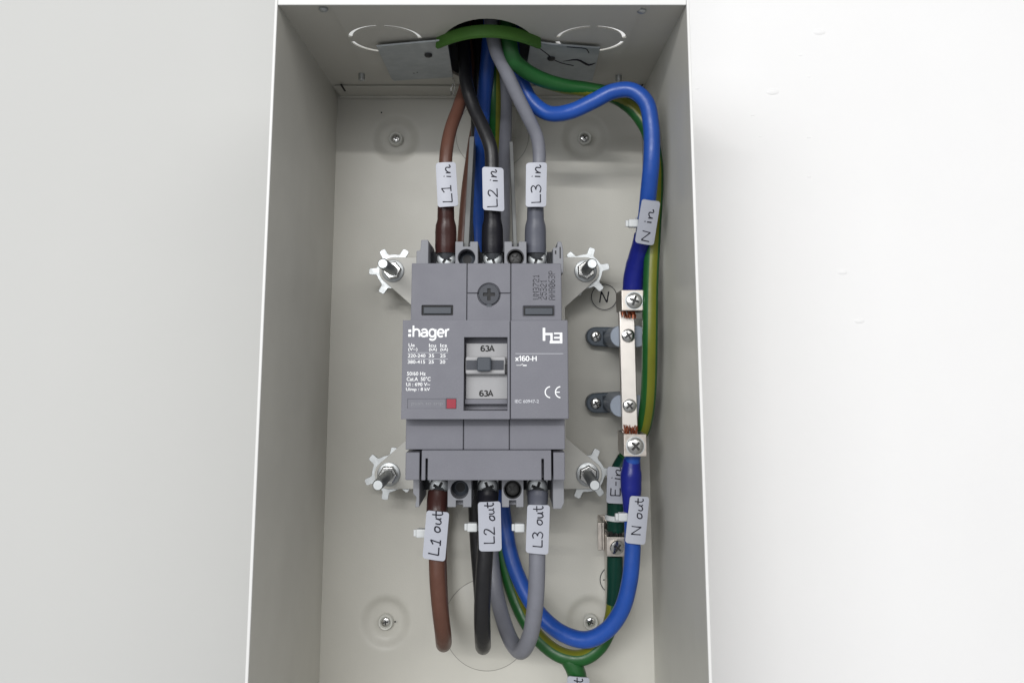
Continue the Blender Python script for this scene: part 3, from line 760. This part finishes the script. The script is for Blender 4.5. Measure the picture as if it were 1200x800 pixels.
# thin barriers slotted between the poles at the top
for lab, f0, f1, tw in (('thin grey phase barrier standing between the brown and black incoming cables', (546, 291, 68), (553, 160, 50), 1.2), ('thin grey phase barrier standing between the black and grey incoming cables', (604, 291, 68), (599, 166, 48), .9)):
    a, b = W(*f0), W(*f1)
    v = []
    for dx in (-tw, tw):
        for p, hb in ((a, 34), (b, 27)):
            v += [Vector((p.x + dx, p.y, p.z)), Vector((p.x + dx, -hb, p.z))]
    o = mk('phase_barrier', (v, [(0, 1, 3, 2), (4, 6, 7, 5), (0, 2, 6, 4), (1, 5, 7, 3), (0, 4, 5, 1), (2, 3, 7, 6)]), 'barrier_grey', bevel=.3)
    tag_it(o, lab, 'barrier', 'phase barriers above the breaker')

# ================================================================== cables
def path(*p): return [W(*q) if len(q) == 3 else Vector(q[0]) for q in p]
def up_to(x, h): return [Vector((x, -h, ZT + 30)), Vector((x - .5, -h, ZT + 90))]
def cable(name, label, cat_mat, pts, r, parts, stripe=None, cat='cable', group=None, n=20):
    rootp = min(pts, key=lambda p: p.z)
    t = thing(name, label, cat, rootp, group)
    mats = cat_mat if isinstance(cat_mat, (list, tuple)) else [cat_mat]
    mk('insulation', tube(pts, r, n, stripe=stripe), mats, t, smooth=60)
    for nm, p, rad, m in parts:
        mk(nm, tube(p, rad, 24, 1.0), m, t, smooth=60)
    return t
GI = 'incoming cables at the top of the enclosure'; GO = 'outgoing cables looping below the breaker'
RC = 3.2
def lug(px, py0, py1, h):
    return ('lug', path((px, 299.5, 58), (px, 296, 60), (px, 291, 61)), [3.2, 3.8, 3.8], 'zinc')
def sleeve_in(px, m, dx=0):
    return ('sleeve', path((px - dx, 297, 62), (px - dx, 290, 62), (px, 271, 62.5), (px, 264, 63), (px, 257, 63.5), (px, 236, 64.5)), [4.9, 5.2, 5.15, 4.9, 4.1, 3.95], m)
cable('power_cable', 'brown incoming cable with dark brown sleeve on the first breaker terminal', 'brown_pvc',
      path((523, 292, 62), (522.5, 262, 63), (522, 230, 65), (522, 200, 66), (523, 178, 65), (528, 152, 61), (538, 124, 54), (546, 98, 49), (549, 80, 47)) + up_to(-23, 45), RC,
      [sleeve_in(522.5, 'brown_sleeve'), lug(522.5, 303, 291, 60)], group=GI)
cable('power_cable', 'black incoming cable bent across to the middle breaker terminal', 'black_pvc',
      path((577, 292, 62), (577, 262, 63), (577, 230, 65), (576.5, 200, 66), (575, 174, 66), (567, 152, 64), (555, 126, 60), (547, 100, 58), (545, 80, 56)) + up_to(-24, 56), RC + .15,
      [sleeve_in(577, 'black_sleeve'), lug(577, 303, 291, 60)], group=GI)
cable('power_cable', 'grey incoming cable with slate grey sleeve on the third breaker terminal', 'grey_pvc',
      path((627, 292, 62), (627.5, 262, 63), (628.5, 230, 65), (631, 200, 66), (632, 180, 67), (629, 160, 69), (619, 138, 73), (606, 112, 78), (592, 82, 83), (580, 55, 88)) + up_to(-10, 92), RC,
      [sleeve_in(627.5, 'grey_sleeve'), lug(628.5, 303, 291, 60)], group=GI)
# returning rear legs go up behind the breaker at h about 12
def rear(px_list, h=13): return [W(a, b, h) for a, b in px_list]
def out_lug(px): return ('lug', path((px, 574, 57), (px, 577, 59), (px, 583, 60)), [3.0, 3.8, 3.8], 'zinc')
cable('power_cable', 'brown outgoing cable hanging in a narrow loop under the breaker', 'brown_pvc',
      path((513, 579, 61), (512, 600, 64), (512, 640, 66), (513, 680, 66), (516, 715, 63), (519, 740, 57), (520, 753, 46), (519.5, 748, 31), (518, 725, 18), (516, 690, 13), (516, 600, 12), (532, 480, 12), (541, 330, 12), (545, 265, 13), (549, 220, 16), (556, 170, 22), (562, 128, 32)) + up_to(-20, 36), 3.75,
      [('sleeve', path((514, 576, 61), (513, 584, 62), (512, 597, 64), (512, 606, 65)), [4.9, 4.9, 4.8, 4.4], 'brown_sleeve'), out_lug(514)], group=GO)
cable('power_cable', 'black outgoing cable hanging in a narrow loop under the breaker', 'black_pvc',
      path((572, 579, 61), (571, 600, 64), (569, 640, 65), (566.5, 680, 64), (565, 715, 61), (565.5, 742, 55), (566, 756, 44), (566, 751, 29), (565.5, 728, 18), (563.5, 690, 13), (559.5, 640, 12), (557, 590, 12), (554, 480, 12), (553, 330, 12), (554, 265, 13), (556, 215, 18), (560, 170, 26), (560, 132, 36)) + up_to(-16, 44), 3.75,
      [('sleeve', path((572, 576, 61), (571.5, 584, 62), (571, 594, 64), (571, 602, 65)), [4.9, 4.9, 4.8, 4.4], 'black_sleeve'), out_lug(572)], group=GO)
cable('power_cable', 'grey outgoing cable in a wide loop under the breaker', 'grey_pvc',
      path((630, 579, 61), (630, 600, 64), (629.5, 640, 66), (629, 680, 66), (626.5, 715, 64), (621, 745, 58), (611, 762, 49), (600, 752, 38), (590, 727, 28), (582, 695, 20), (577, 660, 15), (575, 620, 12), (577, 480, 12), (586, 330, 13), (590, 265, 14), (590, 220, 18), (591.5, 160, 28), (592, 120, 38)) + up_to(-3, 50), 3.75,
      [('sleeve', path((630.5, 576, 61), (630, 584, 62), (630, 593, 64), (630, 602, 65)), [4.8, 4.8, 4.5, 4.1], 'grey_sleeve'), out_lug(630)], group=GO)
RB = 3.85
cable('neutral_cable', 'thick blue incoming cable curving over to the top of the terminal bar', 'blue_pvc',
      path((742, 340, 48), (744, 322, 50), (750, 292, 58), (756, 262, 68), (760, 225, 77), (763.5, 185, 82), (763, 148, 82), (756.5, 119, 81), (740, 106, 79.5), (718, 107.5, 78), (695, 119, 76), (668, 131, 72), (643, 133, 67), (622, 118, 65), (609, 92, 66), (602, 76, 67)) + up_to(1, 68), RB,
      [('sleeve', path((741.5, 340, 48), (742.5, 326, 49.5), (745, 312, 52), (747.5, 301, 55), (751, 286, 60), (753, 276, 63)), [5.1, 5.1, 5.0, 4.6, 4.2, 4.1], 'blue_sleeve')], group=GI)
cable('neutral_cable', 'thick blue outgoing cable sweeping in a deep curve below the terminal bar', 'blue_pvc',
      path((742, 530, 48), (739.5, 552, 47), (739, 580, 47), (741, 615, 48), (741, 650, 48), (737, 685, 47), (728, 715, 45), (711, 738, 42), (687, 749, 38), (660, 742, 33), (635, 722, 27), (615, 692, 21), (600, 655, 15), (592, 615, 11), (585, 560, 10), (570, 440, 10), (562, 330, 11), (561, 265, 14), (561.5, 220, 20), (563, 176, 28), (567, 120, 42)) + up_to(-9, 58), RB,
      [('sleeve', path((740.5, 538, 47), (740, 546, 47), (739.5, 556, 47), (739.5, 572, 47), (740, 584, 47.2), (740.5, 600, 47.5)), [4.05, 4.4, 5.1, 5.0, 4.4, 4.1], 'blue_sleeve')], group=GO)
cable('earth_cable', 'green and yellow incoming cable running down the right side panel', ['green_pvc', 'yellow_pvc'],
      path((722, 618, 24), (722, 596, 26), (723, 572, 27), (728, 548, 28), (741, 522, 31), (753, 502, 39), (758, 480, 45), (760.5, 450, 51), (761.5, 400, 57), (762.5, 330, 58), (765.5, 270, 59.5), (768, 220, 62.5), (767, 185, 64), (759, 152, 64), (742, 128, 63), (718, 112, 63), (690, 105.5, 65), (660, 101, 69), (632, 92, 75), (612, 80, 81), (600, 66, 86)) + up_to(-1, 92), 3.75,
      [('sleeve', path((721.5, 621, 24), (722, 600, 25.5), (722.5, 575, 27), (726, 552, 28), (733, 537, 29)), [4.5, 4.7, 4.7, 4.5, 4.2], 'green_sleeve')], stripe=(-.15, 1.05, lambda t: 0 if t < .55 else -2.7 * min(1, (t - .55) / .15)), group=GI, n=64)
cable('earth_cable', 'green and yellow outgoing cable in the lowest loop under the breaker', ['green_pvc', 'yellow_pvc'],
      path((720.5, 652, 24), (720.5, 675, 23), (720, 700, 22), (716, 728, 22), (703, 756, 24), (683, 770, 25), (660, 768, 24), (638, 754, 21), (617, 728, 17), (601, 692, 13), (590, 650, 11), (584, 610, 10), (578, 480, 8), (577, 330, 9), (578, 265, 12), (578, 210, 18), (578.5, 160, 28), (579, 118, 40)) + up_to(-8, 44), 3.75,
      [('sleeve', path((720.5, 650, 24), (720.5, 668, 23.5), (720.5, 688, 22.5), (719.5, 707, 22)), [4.0, 4.1, 4.0, 3.9], 'green_sleeve'), ('tape_wrap', path((660, 766, 23.5), (668, 774, 24), (676, 790, 24), (678, 830, 22)), [3.3, 4.3, 4.6, 4.4], 'green_pvc')], stripe=(.5, 1.2, lambda t: 0), group=GO, n=64)

# ================================================================== neutral terminal bar
q = W(737, 435, 48)
nb = thing('neutral_terminal_bar', 'silvery terminal bar on two grey insulators beside the breaker, joining the blue cables', 'terminal bar', Vector((q.x, -2, W(737, 535, 48).z)))
HB = 48.0
bz0, bz1 = W(0, 533, HB).z, W(0, 342, HB).z
bxa, bxb = W(727.5, 430, HB).x, W(745.5, 430, HB).x
mk('bar', prism([(bxa - .25, bz1), (bxb - .25, bz1), (bxb + .25, bz0), (bxa + .25, bz0)], HB - 5, HB), 'nickel', nb, bevel=.4)
for px, py in ((736, 393), (737.5, 475)):
    p = W(px, py, HB); screw(nb, p.x, p.z, HB + .02, 3.3, 25 + py)
for k, (a, b, c_, d_) in enumerate(((729, 339.5, 757.5, 364), (731.5, 508.5, 758, 535))):
    x0, x1, z0, z1 = rect(a, b, c_, d_, HB + 10)
    x0 -= .2
    # box clamp: hollow frame open to the ends with a screw on the front
    g = boolean(box(x0, x1, HB - 12, HB + 10, z0, z1), [box(x0 + 1.4, x1 - 1.4, HB - 10.5, HB + 8.2, z0 - 3, z1 + 3)])
    cl = mk('clamp', g, 'clamp_metal', nb, bevel=.35)
    screw(cl, (x0 + x1) / 2, (z0 + z1) / 2 - .2, HB + 9.7, 3.9, 20 + 25 * k)
    mk('screw_rim', ring((x0 + x1) / 2, (z0 + z1) / 2 - .2, 3.95, 4.4, HB + 10.0, HB + 10.25, 32), 'zinc', cl, smooth=40)
    # copper strands sticking out of the clamp
    gs = []
    rnd = random.Random(k)
    zed = z0 if k == 0 else z1; sg = -1 if k == 0 else 1
    for i in range(46):
        x = bxa + .6 + (bxb - bxa - 1.0) * rnd.random(); h = HB + .4 + rnd.random() * 4.5
        ln = 1.2 + rnd.random() * 2.6
        gs.append(tube([Vector((x, -h, zed - sg * 4)), Vector((x + rnd.uniform(-.3, .3), -h, zed)), Vector((x + rnd.uniform(-.9, .9), -h + rnd.uniform(-.8, .6), zed + sg * ln))], .22, 6, 1.5))
    o = mk('copper_strands', join(*gs), 'copper', nb, smooth=60); o['kind'] = 'stuff'
for py, fx in ((394, 698.5), (475.5, 698.5)):
    dy = 0 if py < 400 else -3
    c = W(737, py, HB - 5.2); ft = W(fx, py + dy, 10)
    g = []
    # oblong post
    r = 5.3; hw = 3.9
    post = [(c.x + hw + r * math.cos(R(a)), c.z + r * math.sin(R(a))) for a in range(-90, 91, 15)] + [(c.x - hw + r * math.cos(R(a)), c.z + r * math.sin(R(a))) for a in range(90, 271, 15)]
    ins = mk('insulator', prism(post, 6, HB - 5.1), 'insulator_head', nb, smooth=40, bevel=.3)
    rf = 5.0
    foot = [(ft.x + rf * math.cos(R(a)), ft.z + rf * math.sin(R(a))) for a in range(90, 271, 15)] + [(c.x + hw + r * 1.05 * math.cos(R(a)), c.z + r * 1.05 * math.sin(R(a))) for a in range(-90, 91, 15)]
    mk('foot', prism(foot, 0.3, 9), 'insulator_foot', ins, smooth=40, bevel=.6)
    # sloping web between foot and post
    wv = []
    for zz in (c.z - 3.4, c.z + 3.4):
        wv += [Vector((ft.x + 3.6, -8.8, zz)), Vector((c.x - hw - 2, -HB + 12, zz)), Vector((c.x - hw - 2, -8.8, zz))]
    mk('web', (wv, [(0, 1, 2), (3, 5, 4), (0, 3, 4, 1), (1, 4, 5, 2), (0, 2, 5, 3)]), 'insulator_foot', ins, bevel=.5)
    screw(ins, ft.x, ft.z, 9.0, 2.9, 33 + py)

# ================================================================== earth terminal
e = W(721, 638, 30)
et = thing('earth_terminal', 'small box clamp with a slanted screw on the earth cable', 'terminal', Vector((e.x, -2, W(721, 652, 30).z)))
x0, x1, z0, z1 = rect(711, 629, 734, 652, 33)
g = boolean(box(x0, x1, 14, 33, z0, z1), [box(x0 + 1.2, x1 - 1.2, 15.5, 31.5, z0 - 3, z1 + 3)])
mk('clamp', g, 'clamp_metal', et, bevel=.3)
mk('bracket', join(box(x0 - 1.2, x0 - .05, 2, 24, z0 + 1, z1 + 5), box(x0 - 3.4, x0 - 1.22, 22.6, 24, z0 + 1, z1 + 5), box(x0 - .03, x1, 2, 3.4, z0 + 1, z1 + 5)), 'clamp_metal', et, bevel=.3)
screw(et, (x0 + x1) / 2, (z0 + z1) / 2, 33, 3.6, 35, tilt=(12, 20))
mk('earth_bar', box(x0 + 2.2, x1 - 2.6, .6, 13.9, W(0, 735, 14).z, z1 + 3), 'nickel', et, bevel=.3)
gs = []
rnd = random.Random(9)
for i in range(30):
    x = x0 + 1.6 + rnd.random() * (x1 - x0 - 3); h = 24 + rnd.random() * 6
    gs.append(tube([Vector((x, -h, z1 - 3)), Vector((x, -h, z1)), Vector((x + rnd.uniform(-.6, .6), -h + rnd.uniform(-.5, .5), z1 + 1 + rnd.random()))], .22, 6, 1.5))
o = mk('copper_strands', join(*gs), 'recess_steel', et, smooth=60); o['kind'] = 'stuff'

# ================================================================== handwritten tags
def C(*p): return ('c', p)
def Lk(*p): return ('l', p)
GLY = {  # strokes in a cell, width then strokes (u right, v up)
 'L': (.55, [Lk((0, 1), (.03, 0), (.58, .02))]),
 '1': (.42, [Lk((0, .72), (.25, 1), (.22, 0)), Lk((.02, 0), (.42, .01))]),
 '2': (.62, [C((0, .78), (.16, 1), (.42, .92), (.40, .62), (.05, .05), (.0, 0)), Lk((0, 0.01), (.62, .03))]),
 '3': (.52, [C((0, .92), (.26, 1.02), (.46, .84), (.34, .60), (.18, .54), (.42, .46), (.5, .22), (.28, 0), (-.02, .1))]),
 'i': (.12, [Lk((.02, .55), (.02, 0)), Lk((.03, .80), (.05, .86))]),
 'n': (.5, [Lk((0, .55), (.0, 0)), C((0, .02), (.06, .34), (.24, .56), (.36, .46), (.34, .1), (.42, .0), (.54, .14))]),
 'o': (.42, [C((.34, .52), (.12, .50), (0, .22), (.12, 0), (.34, .1), (.40, .4), (.30, .56), (.42, .44))]),
 'u': (.42, [C((0, .52), (.0, .14), (.14, 0), (.32, .16), (.36, .54)), C((.36, .54), (.36, .12), (.46, .04))]),
 't': (.34, [C((.12, .98), (.10, .2), (.2, .0), (.34, .1)), Lk((-.08, .60), (.38, .64))]),
 'N': (.62, [Lk((0, 0), (.03, 1)), Lk((.03, 1), (.55, 0)), Lk((.55, 0), (.6, 1.02))]),
 'E': (.5, [Lk((.5, .98), (.02, 1), (0, 0), (.52, .01)), Lk((0, .52), (.42, .53))]),
 '-': (.3, [Lk((0, .45), (.28, .46))]), ' ': (.22, []),
}
def tag_plate(label, word, corners, h, tie=None, seed=0, vs_=(.30, .74), us=(.09, .93), hide=False, pen=.30, group=None, hs=None):
    """corners: photo TL, TR, BR, BL; writing runs from the bottom edge to the top"""
    rnd = random.Random(seed)
    TL, TR, BR, BL = [W(a, b, hh) for (a, b), hh in zip(corners, hs or [h] * 4)]
    nrm = ((TR - TL).cross(BL - TL)).normalized()
    if nrm.y > 0: nrm = -nrm
    def P(u, v, d=0.0):     # u 0 bottom..1 top, v 0 right..1 left
        bow = .55 * (1 - (2 * v - 1) ** 2)
        return (BR * (1 - u) + TR * u) * (1 - v) + (BL * (1 - u) + TL * u) * v + nrm * (d + bow)
    t = thing('cable_tag', label, 'tag', (TL + TR + BR + BL) / 4 + (BL - TL) * .5, group)
    # plate: rounded-corner grid
    nu, nv = 28, 14; th = .8
    Lu, Lv = (TL - BL).length, (TR - TL).length; cr = 1.3
    def warp(u, v):
        x, y = u * Lu, v * Lv
        cx = min(max(x, cr), Lu - cr); cy = min(max(y, cr), Lv - cr)
        dx, dy = x - cx, y - cy; m = max(abs(dx), abs(dy)); l = math.hypot(dx, dy)
        if l > 1e-6: x, y = cx + dx * m / l, cy + dy * m / l
        return x / Lu, y / Lv
    us_ = [0, .25 * cr / Lu, .5 * cr / Lu, .75 * cr / Lu] + [cr / Lu + (1 - 2 * cr / Lu) * i / 12 for i in range(13)] + [1 - .75 * cr / Lu, 1 - .5 * cr / Lu, 1 - .25 * cr / Lu, 1]
    vv_ = [0, .25 * cr / Lv, .5 * cr / Lv, .75 * cr / Lv] + [cr / Lv + (1 - 2 * cr / Lv) * i / 8 for i in range(9)] + [1 - .75 * cr / Lv, 1 - .5 * cr / Lv, 1 - .25 * cr / Lv, 1]
    A, B = len(us_), len(vv_); V = []
    for d in (0, -th):
        for u in us_:
            for v in vv_: V.append(P(*warp(u, v), d))
    Fc = []
    for i in range(A - 1):
        for j in range(B - 1):
            a = i * B + j; Fc.append((a, a + 1, a + B + 1, a + B)); a += A * B; Fc.append((a, a + B, a + B + 1, a + 1))
    edge = [(0, j) for j in range(B - 1)] + [(i, B - 1) for i in range(A - 1)] + [(A - 1, j) for j in range(B - 1, 0, -1)] + [(i, 0) for i in range(A - 1, 0, -1)]
    idx = [i * B + j for i, j in edge]
    for a, b in zip(idx, idx[1:] + idx[:1]): Fc.append((a, b, b + A * B, a + A * B))
    mk('plate', (V, Fc), 'tag_plastic', t, smooth=40)
    # writing
    wtot = sum(GLY[ch][0] + .16 for ch in word) - .16
    sc = (us[1] - us[0]) / wtot; x = us[0]; gs = []
    for ch in word:
        w, st = GLY[ch]; jv = rnd.uniform(-.03, .03); js = rnd.uniform(.92, 1.08); sl = rnd.uniform(-.05, .10)
        for kind, pts in st:
            q = [P(x + (a + sl * b) * sc + rnd.uniform(-.004, .004), vs_[0] + jv + (vs_[1] - vs_[0]) * b * js, .02) for a, b in pts]
            if kind == 'l' and len(q) > 2:
                for a, b in zip(q, q[1:]): gs.append(tube([a, (a + b) / 2 + nrm * .0, b], [pen, pen * .9, pen], 8, .8))
            else: gs.append(tube(q, [pen * rnd.uniform(.8, 1.1) for _ in q], 8, .7))
        x += (w + .16) * sc
    if gs: mk('writing', join(*gs), 'ink', t, smooth=60)
    if tie:
        # nylon tie: head beside the tag, band round the cable
        hp, cpt, rc, side = tie
        c = W(*cpt); hd = W(*hp)
        band = []
        ax = (TL - BL).normalized()
        n_ = 28; rt = rc + .55
        up_ = Vector((0, -1, 0)); up_ = (up_ - ax * ax.dot(up_)).normalized(); wv = ax.cross(up_)
        v, f = [], []
        for i in range(n_):
            a = 2 * math.pi * i / n_; dr = up_ * math.cos(a) + wv * math.sin(a)
            for o_, z_ in ((-.45, -1.2), (.35, -1.2), (.35, 1.2), (-.45, 1.2)): v.append(c + dr * (rt + o_) + ax * z_)
        for i in range(n_):
            for k in range(4): f.append((i * 4 + k, i * 4 + (k + 1) % 4, ((i + 1) % n_) * 4 + (k + 1) % 4, ((i + 1) % n_) * 4 + k))
        mk('tie', (v, f), 'tie_plastic', t, smooth=40)
        if side == 0: return t
        hb = box(hd.x - 2.3, hd.x + 2.3, -hd.y - 2.0, -hd.y + 2.0, hd.z - 1.9, hd.z + 1.9)
        hb2 = box(hd.x - (3.6 if side < 0 else -2.2), hd.x + (3.6 if side > 0 else -2.2), -hd.y - .6, -hd.y + .6, hd.z - 1.5, hd.z + 1.5)
        mk('tie_head', join(hb), 'tie_plastic', t, bevel=.6, segs=3)
        mk('tie_tail', hb2, 'tie_plastic', t, bevel=.3)
    return t
HI = 71.5
TI = 'tags on the incoming cables'; TO = 'tags on the outgoing cables'
tag_plate('white tag handwritten L1 in on the brown incoming cable', 'L1 in', [(510.5, 191), (534, 190), (537, 241.5), (513, 243)], HI, ((536, 219, 66), (522, 218, 65.5), RC, 0), 1, group=TI)
tag_plate('white tag handwritten L2 in on the black incoming cable', 'L2 in', [(565, 195.5), (590, 197), (591, 248), (566, 246)], HI, ((562, 221, 64), (576.5, 221, 65.5), RC + .2, 0), 2, group=TI)
tag_plate('white tag handwritten L3 in on the grey incoming cable', 'L3 in', [(616.5, 191), (641, 190.5), (640, 242.5), (616, 242.5)], HI, ((617, 221, 66), (629, 218, 65.5), RC, 0), 3, group=TI)
tag_plate('white tag handwritten N in on the blue incoming cable', 'N in', [(752.5, 233.5), (774, 236.5), (766, 287.5), (744, 284)], 80, ((742, 262, 72), (756, 260, 69), RB, -1), 4, us=(.08, .80), hs=[83, 83, 72, 72], group=TI)
HO = 71.5
tag_plate('white tag handwritten L1 out on the brown outgoing cable', 'L1 out', [(500, 597.5), (526.5, 600), (521.5, 657.5), (495, 653.5)], HO + .5, ((494, 624, 67), (512, 625, 65), RC + .2, -1), 5, us=(.10, 1.0), group=TO, pen=.33)
tag_plate('white tag handwritten L2 out on the black outgoing cable', 'L2 out', [(560, 588), (586.5, 587), (588, 645), (561.5, 645.5)], HO + .2, ((553.5, 617, 67), (570, 617, 64.6), RC + .2, -1), 6, us=(.16, .98), group=TO)
tag_plate('white tag handwritten L3 out on the grey outgoing cable', 'L3 out', [(618, 591), (644.5, 591.5), (642.5, 649.5), (616, 647)], HO + .5, ((609, 617.5, 67), (630, 617, 65), RC + .2, -1), 7, us=(.14, .98), group=TO)
tag_plate('white tag handwritten N out on the blue outgoing cable', 'N out', [(738.5, 580.5), (761, 582), (756, 638), (732.5, 635.5)], 55, ((730, 605, 50), (740.5, 606, 47.7), RB + .1, -1), 8, us=(.2, .96), group=TO)
tag_plate('white tag handwritten E in on the dark green earth sleeve', 'E-in', [(712, 546), (735, 548), (735, 590), (710.5, 589)], 33.5, ((726, 606, 32.2), (722, 606, 25.5), 4.75, 1), 9, us=(.22, .98), vs_=(.35, .82), group=TI)
tag_plate('white tag with handwriting hanging under the lowest loop', 'E out', [(665, 791.5), (691, 793.5), (688, 850), (662, 848)], 31, None, 10, us=(.3, .97), group=TO)
